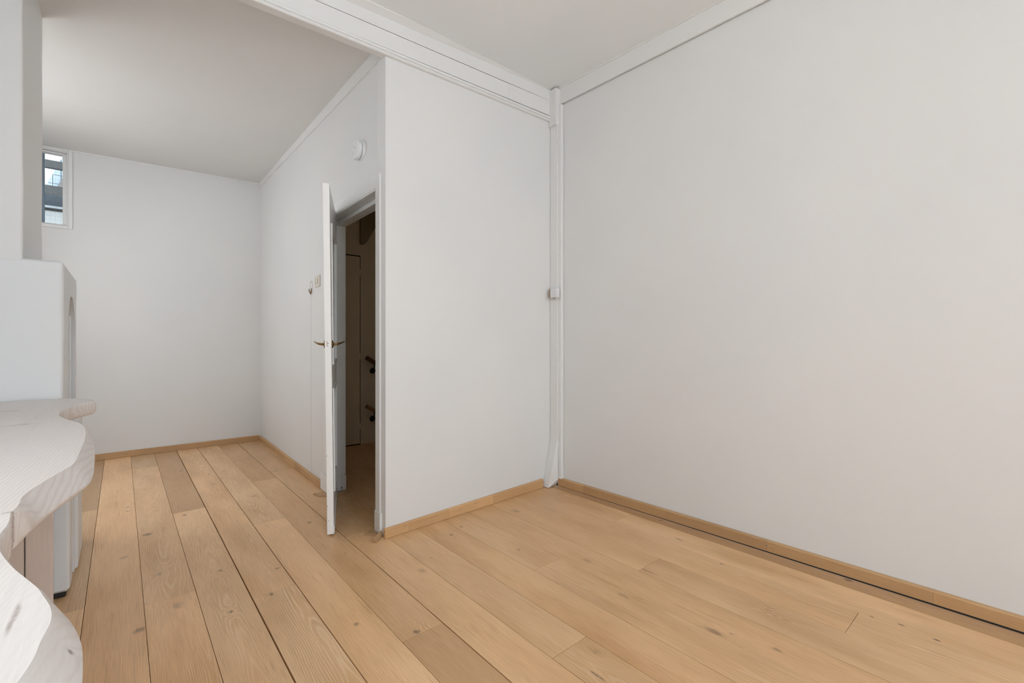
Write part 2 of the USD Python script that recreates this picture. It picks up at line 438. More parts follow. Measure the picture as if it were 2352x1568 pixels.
for i, (breaks, tones) in ROWS.items():
    x0, x1 = JX[i], JX[i + 1]
    gl, gr = GAP.get(x0, .0011) / 2, GAP.get(x1, .0011) / 2
    for j, tone in enumerate(tones):
        y0, y1 = breaks[j], breaks[j + 1]
        dz = rnd.uniform(-0.0004, 0.0002)
        e0, e1 = .0005 if j else 0, .0005
        e0, e1 = e0 * 1.3, e1 * 1.3
        mesh = bx(x0 + gl, x1 - gr, y0 + e0, y1 - e1, -0.022, dz, 0.0008)
        if i == 19 and j == 0:                                  # the last strip stops short of the skewed wall: an open dark joint under the skirting
            face = lambda y: L_right.at(L_right.s_at_y(y), .0205, 0)[0]
            mesh = hull([(x, y, z) for y in (y0, y1) for x in (x0 + gl, face(y)) for z in (-.022, dz)])
        k = 1 + tone + rnd.uniform(-.05, .04)
        red = rnd.uniform(-.02, .025) + (0.03 if tone < -.1 else 0) + (.035 if i == 19 else 0) - (0.03 if i < 10 else 0)
        k += .09 if i < 10 and y0 < 3.5 else 0
        col = lambda c, k=k, red=red: (c[0] * k, c[1] * k * (1 - red), c[2] * k * (1 - 2.2 * red))
        kn = [q for q in KNOTS if x0 < q[0] < x1 and y0 < q[1] < y1]
        mat = wood('oak_%02d' % pk, 100 + pk, col(TAN), col(BROWN), col(PALE), pith=(rnd.uniform(x0 + .02, x1 - .02) if rnd.random() < .7 else x0 - rnd.uniform(.03, .12), -rnd.uniform(0.010, 0.045)),
                   slope=rnd.choice((-1, 1)) * rnd.uniform(.012, .032), y0=rnd.uniform(max(y0, 0.0 if i > 9 else 1.2), min(y1, max(y0, 0.0) + 2.2)), ring=rnd.uniform(120, 190),
                   line_w=rnd.uniform(.45, .75), knots=kn, warp=rnd.uniform(.012, .028), blotch=rnd.uniform(.6, .95), rough=.34)
        obj('plank', mesh, mat, floor, False)
        pk += 1

# ---------------------------------------------------------------- baseboards (finger-jointed oak strips)
BB = [wood('skirting_oak_%d' % k, 300 + k, tuple(c * b for c in (0.66, 0.40, 0.195)), tuple(c * b for c in (0.52, 0.295, 0.13)), tuple(c * b for c in (0.70, 0.46, 0.26)),
           pith=(px, -0.05), slope=.03, axis=ax_, ring=170, line_w=.4, blotch=.6, rough=.42)
      for k, (b, ax_, px) in enumerate(((1.06, 'x', 2.35), (0.98, 'x', 2.4), (0.86, 'y', 2.6), (0.80, 'y', 2.65), (0.92, 'y', 2.5), (0.84, 'x', 5.8)))]


def screw(parent, ln, s, t, z, r=.0035, mat='steel'):
    obj('screw', lathe([(0, 0), (r, 0), (r, .0012), (0, .0016)], ln.at(s, t - .0006, z), ln.n, 14), mat, parent)


def baseboard(name, ln, cuts, mats, label, screws, h=0.062, th=0.017, z0=0.0015, lift=0.0, tilt_h=0.0):
    b = thing(name, label, 'baseboard', 'structure')
    tot = cuts[-1] - cuts[0]
    for k in range(len(cuts) - 1):
        s0, s1 = cuts[k], cuts[k + 1]
        f0, f1 = (s0 - cuts[0]) / tot, (s1 - cuts[0]) / tot
        pts = []
        for s, f in ((s0 + .0002, f0), (s1 - .0002, f1)):
            zb, zt = z0 + lift * f, h + tilt_h * f
            for t, z in ((0, zb), (th, zb), (th, zt - .006), (th - .006, zt), (0, zt)):
                pts.append(ln.at(s, t, z))
        obj('segment', hull(pts), BB[mats[k]], b, False)
    for s, z in screws:
        screw(b, ln, s, th, z)
    return b


baseboard('baseboard_middle', L_mid, [-.012, .14, .43, .80, 1.312], [0, 1, 0, 1], 'light oak skirting under the middle wall', [(.116, .039), (.645, .043), (1.298, .046)], 0.056, tilt_h=0.011)
sy = L_right.s_at_y
baseboard('baseboard_right', L_right, [sy(2.452), sy(2.2), sy(1.54), sy(0.95), sy(0.30), sy(-.6), sy(-3.55)], [4, 2, 3, 2, 4, 2], 'long oak skirting under the right wall with dark gap below',
          [(sy(2.029), .0345), (sy(0.953), .035)], 0.062, 0.021, 0.0015, 0.016)
baseboard('baseboard_back', L_back, [sw(-.98), sw(-.35), sw(.1), sw(.62), sw(1.188)], [5, 5, 5, 5], 'oak skirting under the far alcove wall', [(sw(.04), .035)], 0.058)
baseboard('baseboard_door', L_door, [L_door.s_at_y(3.575), L_door.s_at_y(4.3), L_door.s_at_y(5.0), L_door.len - .018], [2, 4, 2], 'oak skirting between the doorway and the far corner', [(L_door.s_at_y(3.9), .035)], 0.058)

# ---------------------------------------------------------------- trim_1: lintel fascia over the alcove mouth and the middle wall
S0, S1 = L_mid.s_at_x(-1.05), L_mid.s_at_x(2.575)
LIFT = 0.0600
b_at = lambda s: 2.748 + LIFT * s


def band(parent, name, s0, s1, lo, hi, t, mat='trim', grow=0.0, prof=None, depth=0.05):
    """One moulded strip along the lintel; prof: (t, z fraction) points of its front, from the bottom to the top."""
    prof = prof or [(t, 0.0), (t, 1.0)]
    secs = []
    for s in (s0, s1):
        a, b = b_at(s) + lo + grow * lo / .26 * max(s, -1), b_at(s) + hi + grow * hi / .26 * max(s, -1)
        secs.append([L_mid.at(s, tt, a + (b - a) * f) for tt, f in prof] + [L_mid.at(s, -.002, b), L_mid.at(s, -.002, a)])
    n = len(secs[0])
    v = np.vstack(secs)
    f = []
    for k in range(n):
        q = (k + 1) % n
        f += [(k, q, n + q), (k, n + q, n + k)]
    for k in range(1, n - 1):
        f += [(0, k + 1, k), (n, n + k, n + k + 1)]
    m = trimesh.Trimesh(v, np.array(f), process=False)
    m.fix_normals()
    return obj(name, m, mat, parent, 20)


t1 = thing('trim_1', 'white moulded fascia running over the alcove mouth and the middle wall', 'trim', 'structure')
lint = L_mid.slab(Polygon([(S0, b_at(S0)), (-.0005, b_at(0)), (-.0005, 3.2), (S0, 3.2)]), -0.03, -.0021)
obj('lintel', lint, 'trim', t1, False)
band(t1, 'moulding', S0, S1, 0.0, 0.040, 0.02, prof=[(.010, 0), (.016, .04), (.020, .14), (.019, .30), (.013, .38), (.013, .44), (.021, .52), (.022, .78), (.018, .9), (.010, 1.0)])
sj = L_mid.s_at_x(2.098)
band(t1, 'fascia_board', S0, sj - .0001, 0.040, 0.1304, 0.010, grow=.05)
band(t1, 'fascia_board', sj + .0001, S1, 0.040, 0.1304, 0.0112, grow=.05)
band(t1, 'fascia_board', S0, S1, 0.1305, 0.1948, 0.012, grow=.05)
band(t1, 'cove', S0, S1 + .03, 0.195, 0.31, 0.02, grow=.05, prof=[(.013, 0), (.016, .02), (.046, .17), (.048, .20), (.048, 1)])

# ---------------------------------------------------------------- trim_2: cornice board on the right wall
t2 = thing('trim_2', 'white cornice board along the top of the right wall with dark shadow gap below', 'trim', 'structure')
sA, sB = sy(2.47), sy(-3.55)
for nm, zl, zh, t0_, t1_ in (('cornice_board', 2.958, 3.25, .007, .022),):
    pts = [L_right.at(s, t, z) for s, k in ((sA, 0), (sB, -.078)) for t in (t0_, t1_) for z in (zl + k, 3.2)]
    obj(nm, hull(pts), 'trim', t2, False)
pts = [L_right.at(s, t, z) for s, k in ((sA, 0), (sB, -.078)) for t in (-.004, .0075) for z in (2.962 + k, 3.2)]
obj('shadow_batten', hull(pts), 'gap', t2, False)
pts = [L_right.at(s, t, ceil_main(2.62, y) + dz) for s, y in ((sA, 2.47), (sB, -2.05)) for t, dz in ((.02, -.012), (.030, -.012), (.034, .02), (.02, .02))]
obj('bead', hull(pts), 'trim', t2, False)

# ---------------------------------------------------------------- trim_3: tapering board under the alcove ceiling on the door wall
t3 = thing('trim_3', 'tapering white board between door wall and alcove ceiling', 'trim', 'structure')
pts = []
for s, zb in ((0.0, 2.752), (L_door.s_at_y(5.79), 2.872)):
    for t in (.0, .012):
        pts += [L_door.at(s, t, zb), L_door.at(s, t, 2.99)]
obj('board', hull(pts), 'trim', t3, False)
pts = [L_back.at(s, t, z) for s, zc in ((sw(-1), 2.857), (sw(1.2), 2.917)) for t in (0, .009) for z in (zc - .014, zc + .03)]
obj('trim_4', hull(pts), 'trim', None, False, 'thin white strip between far alcove wall and ceiling', 'trim', 'structure')

# ---------------------------------------------------------------- corner pipe casing with flared foot
cp = thing('pipe_casing', 'white boxed-in pipe casing in the room corner with a slanting flared foot', 'pipe casing')
ztop = 3.2
obj('casing_board', bx(2.551, 2.599, 2.434, 2.508, 0.352, 2.95, .001), 'trim', cp, False)
obj('casing_strip', bx(2.567, 2.599, 2.409, 2.4335, 0.062, 2.95, .001), 'trim', cp, False)
foot = hull([(2.551, 2.434, .355), (2.551, 2.508, .352), (2.598, 2.434, .352), (2.598, 2.508, .352), (2.470, 2.447, .004), (2.468, 2.503, .004), (2.590, 2.475, .004), (2.598, 2.505, .004), (2.584, 2.440, .06), (2.598, 2.436, .07)])
obj('foot', foot, 'trim', cp, False)
obj('capital', bx(2.533, 2.599, 2.428, 2.507, 2.79, 3.07, .002), 'trim', cp, False)

# ---------------------------------------------------------------- wall socket on the casing
ws = thing('wall_socket', 'small white surface-mounted two-pin socket on the corner casing', 'socket')
obj('housing', frame_box((2.530, 2.436, 1.492), (1, 0, 0), (0, 1, 0), (0, 0, 1), .019, .033, .034, .003), 'plastic', ws)
obj('face', lathe([(0, 0), (.0225, 0), (.0235, .0015), (.021, .0022), (.019, -.0005), (0, -.0008)], (2.5105, 2.437, 1.495), (-1, 0, 0), 36), 'plastic', ws)
for dy in (-.0095, .0095):
    obj('pin_hole', lathe([(0, 0), (.0032, 0), (.0032, .0006), (0, .0006)], (2.5112, 2.437 + dy, 1.495), (-1, 0, 0), 14), 'black', ws, label='dark pin hole')
obj('socket_gap_shade', bx(2.514, 2.55, 2.4695, 2.481, 1.460, 1.524, .001), 'chip', ws, label='dark box painted as shade in the gap beside the socket')  # brown box whose colour stands in for shade between socket and wall
obj('clip', bx(2.532, 2.551, 2.418, 2.452, 1.444, 1.459, .001), 'cream', ws)
obj('screw_slot', bx(2.531, 2.5322, 2.446, 2.450, 1.446, 1.457, 0), 'black', ws)

# ---------------------------------------------------------------- door casing and jambs
dc = thing('trim_5', 'white painted casing and jambs of the open doorway', 'door frame', 'structure')
ls = L_door.s_at_y
CT = 2.098
obj('casing', L_door.box(ls(2.4965), ls(2.557), -.002, .012, 0.13, CT, .0015), 'trim', dc, False)
obj('casing', L_door.box(ls(3.42), ls(3.50), -.002, .016, 0.13, CT, .002), 'trim', dc, False)
obj('head_casing', L_door.box(ls(2.5575), ls(3.4195), -.002, .012, 2.020, CT, .0015), 'trim', dc, False)
obj('head_bead', L_door.box(ls(2.568), ls(3.41), .0, .0125, 2.008, 2.0195, .002), 'trim', dc, False)
obj('plinth', L_door.box(ls(2.482), ls(2.560), -.002, .017, 0.006, 0.13, .002), 'trim', dc, False)
obj('plinth', L_door.box(ls(3.41), ls(3.565), -.002, .019, 0.006, 0.125, .003), 'trim', dc, False)
obj('jamb', L_door.box(ls(2.546), ls(2.567), -.112, .001, 0.0, 2.03, .001), 'trim', dc, False)
obj('jamb', L_door.box(ls(3.402), ls(3.424), -.112, .001, 0.012, 2.03, .001), 'trim', dc, False)
obj('jamb_foot', L_door.box(ls(3.396), ls(3.4025), -.118, -.085, 0.012, 0.12, .001), 'trim', dc, False)
obj('head_jamb', L_door.box(ls(2.567), ls(3.402), -.112, .001, 2.006, 2.03, .001), 'trim', dc, False)
obj('stop', L_door.box(ls(2.567), ls(3.402), -.112, -.045, 1.975, 2.0055, .002), 'trim', dc, False)
obj('stop', L_door.box(ls(3.388), ls(3.4015), -.112, -.045, 0.13, 1.975, .002), 'trim', dc, False)
screw(dc, Line((1.2, 3.396), (1.3, 3.396), (1.25, 3.0)), .045, .006, .034, .004, 'black')

# ---------------------------------------------------------------- door_1: panelled leaf, open into the room
door = thing('door_1', 'white panelled door standing open into the room, seen edge on, with brass lever handles', 'door', 'structure')
hinge = np.array([1.172, 3.392])
free = np.array([0.8975, 2.668])
du = (free - hinge)
DL = float(np.linalg.norm(du))
du /= DL
dn = np.array([-du[1], du[0]])           # to the hall-side face (right, towards +x)
if dn[0] < 0:
    dn = -dn
RT = np.array([0.758, -0.652])


def leaf(u, t, z):
    """Leaf space: u from hinge to free edge, t through the thickness, z up; the leaf is slightly warped out of true."""
    w = -0.0265 * (z / 2.03) * (u / DL)
    p = hinge + du * u + dn * t + RT * w
    return np.array([p[0], p[1], z])


def leaf_box(u0, u1, t0, t1, z0, z1, bev=.0015):
    m = bx(u0, u1, t0, t1, z0, z1, bev)
    m.vertices = np.array([leaf(*v) for v in m.vertices])
    m.fix_normals()
    return m


TH = .036
Z0, Z1 = .012, 2.03
obj('stile', leaf_box(DL - .11, DL, 0, TH, Z0, Z1), 'door', door, False)
obj('stile', leaf_box(0, .11, 0, TH, Z0, Z1), 'door', door, False)
for za, zb in ((Z0, .22), (.84, .98), (1.83, Z1)):
    obj('rail', leaf_box(.1102, DL - .1102, .0004, TH - .0004, za, zb), 'door', door, False)
for za, zb in ((.22, .84), (.98, 1.83)):
    obj('panel', leaf_box(.105, DL - .105, .012, TH - .012, za - .005, zb + .005), 'door', door, False)
    for t0_, t1_ in ((TH - .013, TH + .008), (-.008, .013)):
        w = .022
        parts = [leaf_box(.11, .11 + w, t0_, t1_, za, zb, .004), leaf_box(DL - .11 - w, DL - .11, t0_, t1_, za, zb, .004),
                 leaf_box(.11 + w, DL - .11 - w, t0_, t1_, za, za + w, .004), leaf_box(.11 + w, DL - .11 - w, t0_, t1_, zb - w, zb, .004)]
        obj('moulding', join(*parts), 'door', door, False)
obj('lock_plate', leaf_box(DL - .0003, DL + .0007, .0015, TH - .0015, .937, 1.178, .0003), 'door', door, False)
slots = [leaf_box(DL + .0003, DL + .0011, .0115, .0145, 1.092, 1.122, 0), leaf_box(DL + .0003, DL + .0011, .0145, .0235, 1.107, 1.1095, 0), leaf_box(DL + .0003, DL + .0011, .0145, .020, 1.0925, 1.0945, 0)]
obj('latch', join(*slots), 'chip', door, False, label='dark latch outline in the door edge')
chips = [leaf_box(DL + .0001, DL + .0011, t_, t_ + .0022, z_, z_ + h_, 0) for t_, z_, h_ in ((.009, .088, .008), (.003, .17, .010), (.004, .155, .004), (.0305, 1.082, .004), (.002, .46, .008))]
obj('chipped_paint', join(*chips), 'chip', door, False, label='small brown spots where the paint has chipped')
obj('latch_bolt', leaf_box(DL + .0004, DL + .0026, .0148, .0228, 1.110, 1.1205, .0008), 'door', door, False)
obj('bottom_strip', leaf_box(.02, DL - .02, TH, TH + .004, .008, .05, .001), 'door', door, False)
for side in (1, -1):
    tf = TH if side > 0 else 0.0
    u0 = DL - .055
    obj('handle_plate', lathe([(0, 0), (.023, 0), (.023, .004), (.020, .007), (.012, .009), (0, .009)], leaf(u0, tf, 1.104), [dn[0] * side, dn[1] * side, 0], 28), 'brass', door, label='round brass rose')
    ps, rs = [], []
    for q in np.linspace(0, 1, 12):
        out = .008 + .058 * q ** .85
        along = -.085 * max(0, q - .25) ** 1.7 / .75 ** 1.7
        ps.append(leaf(u0 + along, tf + side * out, 1.104 + .016 * q * q))
        rs.append(.0072 - .0045 * q ** 1.5)
    obj('handle', tube(ps, rs, 14), 'brass', door, True, label='curved tapering brass lever handle')

# ---------------------------------------------------------------- small things on the door wall
sm = thing('smoke_detector', 'round white smoke detector above the doorway', 'smoke detector')
so = L_door.at(ls(2.79), 0, 2.318)
obj('base', lathe([(0, -.001), (.060, -.001), (.060, .012), (.058, .017), (.050, .018), (0, .018)], so, L_door.n, 48), 'plastic', sm)
obj('cover', lathe([(0, .0185), (.050, .0185), (.058, .021), (.059, .040), (.054, .046), (.040, .048), (0, .049)], so, L_door.n, 48), 'plastic', sm)
for dy, dzz, r in ((-.012, .004, .003), (.018, .022, .0022), (.026, -.018, .0022)):
    c = so + L_door.d * dy + np.array([0, 0, dzz])
    obj('sensor_hole', lathe([(0, .0475), (r, .0475), (r, .0494), (0, .0494)], c, L_door.n, 12), 'black' if r > .0025 else 'steel', sm)

sw_ = thing('light_switch', 'cream light switch plate on the wall left of the door edge', 'light switch')
obj('plate', L_door.box(ls(3.62), ls(3.735), 0, .009, 1.545, 1.635, .003), 'cream', sw_)
obj('rocker', L_door.box(ls(3.655), ls(3.70), .009, .014, 1.57, 1.612, .002), 'cream', sw_)
obj('rim', L_door.box(ls(3.712), ls(3.722), .009, .0105, 1.568, 1.614, .0005), 'chip', sw_)

hk = thing('wall_hook', 'small wire ring with a knotted brown string hanging on the wall beside the light switch', 'hook')
cy, cz = ls(3.845), 1.575
ring = [L_door.at(cy + .030 * math.sin(a), .004, cz + .034 * math.cos(a)) for a in np.linspace(0, 2 * math.pi, 28)]
obj('ring', tube(ring, .0016, 8), 'cream', hk, True)
str_ = [(.052, -.030), (.036, -.052), (.012, -.070), (.000, -.072), (-.012, -.052), (-.030, -.030)]
obj('string', tube(spline([L_door.at(cy + a, .006 + .003 * (k % 2), cz + b) for k, (a, b) in enumerate(str_)], 4), .0026, 8), 'twine', hk, True)
obj('string', tube(spline([L_door.at(cy + a, .009, cz + b) for a, b in ((.050, -.030), (.022, -.034), (.004, -.056), (-.004, -.070))], 4), .0018, 8), 'twine', hk, True)
obj('knot', trimesh.creation.icosphere(2, .007).apply_translation(L_door.at(cy - .010, .009, cz - .056)), 'twine', hk, True)

cd = thing('cable_duct', 'thin white cable duct running down the wall from the hook to the skirting', 'cable duct')
obj('duct', L_door.box(ls(3.862), ls(3.895), -.001, .003, .060, 1.50, .002), 'wall', cd)

# ---------------------------------------------------------------- splinters and offcuts at the doorway
oak_a = wood('offcut_oak', 401, (0.50, 0.31, 0.16), (0.36, 0.2, 0.09), (0.56, 0.38, 0.22), pith=(1.1, -.05), axis='x', ring=160, line_w=.4)
c = np.array([1.118, 2.462])
d1 = np.array([0.737, 0.676])
d2 = np.array([-d1[1], d1[0]])
P = lambda a, b, z: (c[0] + d1[0] * a + d2[0] * b, c[1] + d1[1] * a + d2[1] * b, z)
wedge = hull([P(a_, b_, z_ * k_) for a_, k_ in ((-.068, .92), (.050, 1.0)) for b_, z_ in ((.013, .001), (.011, .022), (.003, .031), (-.012, .016), (-.013, .001))])
obj('wood_offcut', wedge, oak_a, None, False, 'small wedge-shaped oak offcut leaning at the foot of the doorway corner', 'wood offcut')
obj('wood_chip', hull([(1.072, 2.542, .001), (1.128, 2.592, .001), (1.142, 2.535, .001), (1.120, 2.488, .001), (1.076, 2.540, .012), (1.128, 2.588, .012), (1.140, 2.535, .012), (1.120, 2.494, .010)]), oak_a, None, False,
    'thin flat oak chip on the floor in front of the right door plinth', 'wood chip')
obj('wood_chip', hull([(1.065, 3.47, .001), (1.140, 3.45, .001), (1.152, 3.36, .001), (1.085, 3.39, .001), (1.07, 3.465, .012), (1.140, 3.445, .012), (1.148, 3.365, .011), (1.09, 3.395, .011)]), oak_a, None, False,
    'thin flat oak chip on the floor left of the door leaf', 'wood chip')
obj('wood_chip', hull([(1.185, 3.33, .001), (1.31, 3.345, .001), (1.30, 3.392, .001), (1.19, 3.394, .001), (1.19, 3.34, .010), (1.295, 3.352, .006), (1.295, 3.39, .010), (1.19, 3.392, .010)]), oak_a, None, False,
    'splintered oak piece at the foot of the left door jamb', 'wood chip')

# ---------------------------------------------------------------- hall furniture behind the doorway
d2_ = thing('door_2', 'flush painted cupboard door in the hall end wall, outlined by dark gaps', 'door', 'structure')
obj('gap_board', bx(1.40, 1.980, HB - .006, HB + .01, .0, 2.052, 0), 'gap', d2_, False)
obj('leaf', bx(1.41, 1.971, HB - .016, HB - .004, .012, 2.040, .001), 'hall', d2_, False)
for z in (1.87, .96, .20):
    obj('hinge', tube([(1.975, HB - .012, z - .03), (1.975, HB - .012, z + .03)], .005, 10), 'hall', d2_)
    obj('hinge_leaf', bx(1.945, 2.005, HB - .018, HB - .010, z + .026, z + .032, .0005), 'hall', d2_)
dark_wood = wood('handrail_wood', 402, (0.13, 0.055, 0.02), (0.07, 0.03, 0.012), (0.16, 0.08, 0.03), pith=(2.1, .4), axis='x', ring=120, line_w=.3, rough=.35)
mid_wood = wood('handrail_pine', 403, (0.34, 0.17, 0.06), (0.24, 0.11, 0.04), (0.40, 0.22, 0.09), pith=(2.1, .4), axis='x', ring=120, line_w=.3, rough=.35)
for z, mt, lb in ((.938, dark_wood, 'upper dark brown handrail sloping along the hall wall'), (.408, mid_wood, 'lower orange-brown handrail sloping along the hall wall')):
    hr = thing('handrail', lb, 'handrail')
    y = HB - .055
    obj('rail', tube([(2.022, y, z + .009), (2.026, y, z + .007), (2.16, y, z - .073), (2.50, y, z - .28)], [.013, .024 if z > .6 else .020, .024 if z > .6 else .020, .022], 16), mt, hr, 40)
    obj('bracket', lathe([(0, 0), (.032, 0), (.030, .012), (.016, .020), (.010, .045), (0, .046)], (2.118, HB, z - .143), (0, -1, 0), 24), 'black', hr, label='round black wall bracket')
    obj('arm', tube([(2.118, HB - .04, z - .143), (2.118, y, z - .11), (2.118, y, z - .05)], .006, 10), 'black', hr, True)
val = thing('valance_board', 'brown valance board with a curved lower end high on the hall wall', 'valance')
cur = [(1.972, 2.18)] + [(2.0 + .16 * q, 2.178 + .205 * (q * q * (3 - 2 * q))) for q in np.linspace(0, 1, 14)] + [(2.45, 2.40), (2.45, 2.69), (1.972, 2.69)]
Lh = Line((0, HB), (3, HB), (1.5, 3))
hall_brown = paint('hall_brown_paint', (0.30, 0.22, 0.13), 0.5, .05, .1)
obj('board', Lh.slab(Polygon(cur), .001, .045), hall_brown, val, False)

# ---------------------------------------------------------------- window_1: small high window in the far alcove wall
w1 = thing('window_1', 'small high window with white frame in the far alcove wall', 'window', 'structure')
ob = L_back.box
obj('casing', ob(sw(-.3615), sw(-.334), -.001, .012, 2.146, 2.868, .002), 'trim', w1, False)
obj('casing', ob(sw(-.98), sw(-.362), -.001, .012, 2.846, 2.868, .002, lift=.0), 'trim', w1, False)
obj('sill', ob(sw(-.98), sw(-.362), -.001, .014, 2.146, 2.1735, .002), 'trim', w1, False)
obj('reveal', ob(sw(-.372), sw(-.3605), -.135, .0, 2.172, 2.85, .001), 'trim', w1, False)
obj('reveal', ob(sw(-.95), sw(-.373), -.135, .0, 2.840, 2.852, .001), 'trim', w1, False)
obj('reveal', ob(sw(-.95), sw(-.373), -.135, .0, 2.168, 2.178, .001), 'trim', w1, False)
zinc = flat('weathered_zinc', (0.20, 0.26, 0.32), .45, .3)
obj('sash_stile', ob(sw(-.402), sw(-.3725), -.085, -.022, 2.179, 2.838, .002), 'trim', w1, False)
obj('sash_rail', ob(sw(-.95), sw(-.4025), -.085, -.022, 2.822, 2.838, .002), 'trim', w1, False)
obj('sash_rail', ob(sw(-.95), sw(-.4025), -.085, -.022, 2.179, 2.187, .002), 'trim', w1, False)
wires = [ob(sw(x) - .0004, sw(x) + .0004, -.0922, -.0914, 2.187, 2.822, 0) for x in np.arange(-.93, -.40, .034)]
wires += [ob(sw(-.95), sw(-.403), -.0924, -.0916, z - .0004, z + .0004, 0) for z in np.arange(2.20, 2.82, .034)]
obj('wire_mesh', join(*wires), 'steel', w1, False, label='fine wire mesh cast into the pane')
obj('mullion', ob(sw(-.62), sw(-.522), -.105, -.075, 2.178, 2.84, .003), zinc, w1, False, label='blue-grey metal bar')
gg = Graph()
mixn = gg.node('mix_closure', 'closure', fac=gg.node('fresnel', 'fac', IOR=1.45), closure1=gg.node('transparent_bsdf', 'BSDF', color=(.93, .96, .97)), closure2=gg.node('glossy_bsdf', 'BSDF', color=(1, 1, 1), roughness=.02))
M['glass'] = gg.make('window_glass', mixn)
obj('pane', ob(sw(-.95), sw(-.374), -.094, -.090, 2.178, 2.84, 0), 'glass', w1, False)
obj('screw', lathe([(0, 0), (.003, 0), (0, .001)], L_back.at(sw(-.405), .0138, 2.158), L_back.n, 10), 'steel', w1)

# ---------------------------------------------------------------- outside the window
beam_m = paint('weathered_timber', (0.115, 0.12, 0.125), .9, .25, .6, (1, 4, 4), spec=.05)
for z0, z1, lb in ((2.843, 2.919, 'upper weathered grey timber beam outside the small window'), (2.585, 2.668, 'lower weathered grey timber beam outside the small window')):
    pb = thing('pergola_beam', lb, 'beam')
    obj('beam', bx(-2.2, 1.2, 6.4, 6.46, z0, z1, .004), beam_m, pb, False)
    obj('post', bx(-1.9, -1.82, 6.461, 6.53, -2.5, z1, .004), beam_m, pb, False)
slate = paint('dark_roof', (0.022, 0.032, 0.042), .9, .3, .6, spec=.03)
zl = flat('gutter_zinc', (0.42, 0.46, 0.50), .5, .2)
wp = paint('frosted_panel', (0.56, 0.58, 0.59), .8, .06, .2, (3, 1, .2), spec=.05)
rf = thing('shed_roof', 'low dark shed roof with pale metal gutter seen through the small window', 'roof')
obj('roof_slope', hull([(-1.8, 6.64, 2.50), (1.0, 6.64, 2.50), (-1.8, 7.6, 2.93), (1.0, 7.6, 2.93), (-1.8, 6.64, 2.46), (1.0, 6.64, 2.46), (-1.8, 7.6, 2.5), (1.0, 7.6, 2.5)]), slate, rf, False)
obj('gutter', bx(-1.8, 1.0, 6.57, 6.639, 2.484, 2.502, .004), zl, rf, False)
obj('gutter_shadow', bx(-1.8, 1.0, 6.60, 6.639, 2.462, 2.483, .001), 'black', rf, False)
obj('wall_panel', bx(-1.8, 1.0, 6.62, 6.70, -2.5, 2.461, .004), wp, rf, False)
gr_ = thing('glass_roof', 'pale glazed gable roof with thin glazing bars in the distance outside', 'roof')
pg = flat('pale_glazing', (0.30, 0.36, 0.42), .8, spec=.05)
pb2 = flat('glazing_bar', (0.12, 0.16, 0.21), .8, spec=.05)
Lg = Line((-1.5, 9.0), (1.5, 9.0), (0, 0))
gx = lambda x: Lg.s_at_x(x)
tri = Polygon([(gx(-.80), 3.2), (gx(-.80), 3.24), (gx(-.44), 4.20), (gx(.6), 4.20), (gx(.6), 3.2)])
for i in range(7):
    for j in range(4):
        cell = sbox(gx(-.80 + .085 * i * (1 + .3 * (i > 3))), 3.2 + .125 * j, gx(-.80 + .085 * (i + 1) * (1 + .3 * (i > 2))) - .006, 3.2 + .125 * (j + 1) - .006).intersection(tri)
        if cell.area > 1e-4 and cell.geom_type == 'Polygon':
            obj('glazing_pane', Lg.slab(cell, 0, .02), pg, gr_, False)
obj('glazing_bars', Lg.slab(tri, -.03, -.002), pb2, gr_, False)
obj('side_gable', hull([(-.67, 8.93, 3.28), (-.57, 8.93, 3.51), (.3, 8.93, 3.51), (.3, 8.93, 3.28), (-.67, 8.96, 3.28), (-.57, 8.96, 3.51), (.3, 8.96, 3.51), (.3, 8.96, 3.28)]), flat('brown_gable', (.14, .14, .14), .9, spec=.05), gr_, False)
obj('support_wall', bx(-1.2, 1.2, 9.05, 9.2, -2.5, 3.3, .01), wp, gr_, False)

# ---------------------------------------------------------------- fireplace with chimney breast
fp = thing('fireplace', 'white plastered fireplace with hood, tall arched opening and chimney breast on the left', 'fireplace')
bodym = ball_hull(-1.02, -.19, 2.80, 3.555, .008, 1.472, .016)
arch = [(3.02, -.1), (3.45, -.1), (3.45, 1.15)] + [(3.235 + .215 * math.cos(a), 1.15 + .20 * math.sin(a)) for a in np.linspace(0, math.pi, 14)][1:]
cut = trimesh.creation.extrude_polygon(Polygon(arch), .45)
cv = cut.vertices.copy()
cut.vertices = np.column_stack([-.55 + cv[:, 2], cv[:, 0], cv[:, 1]])
cut.fix_normals()
bodym = rough_up(bodym, .05, .003, 5, 3)
bodym.fix_normals()
bodym = trimesh.boolean.difference([bodym, cut], engine='manifold')
obj('hood', bodym, 'plaster', fp, 35)
obj('chimney_breast', rough_up(ball_hull(-1.02, -.312, 2.802, 3.43, 1.455, 3.25, .012), .06, .004, 4, 9), 'wall', fp, 35)
obj('pier', rough_up(bx(-.27, -.170, 2.784, 2.955, .022, .80, .012), .04, .0022, 9, 5), 'plaster', fp, 30)
obj('pier_gap_shade', bx(-.262, -.182, 2.795, 2.94, .0, .03, .004), 'black', fp, False)  # block coloured black as the shaded gap under the pier
obj('jamb_board', hull([(-.21, 2.972, .05), (-.166, 2.972, .035), (-.21, 3.015, .05), (-.166, 3.015, .035), (-.21, 2.972, .80), (-.176, 2.972, .80), (-.21, 3.015, .80), (-.176, 3.015, .80)]), 'plaster', fp, False)
obj('jamb_board', rough_up(bx(-.215, -.158, 3.07, 3.40, .004, .80, .014), .05, .002, 8, 6), 'plaster', fp, 30)
obj('shutter_strip', bx(-.215, -.197, 3.12, 3.135, .02, 1.26, .002), 'plaster', fp, False)
obj('shutter_strip', bx(-.215, -.193, 3.22, 3.25, .02, 1.25, .002), 'plaster', fp, False)
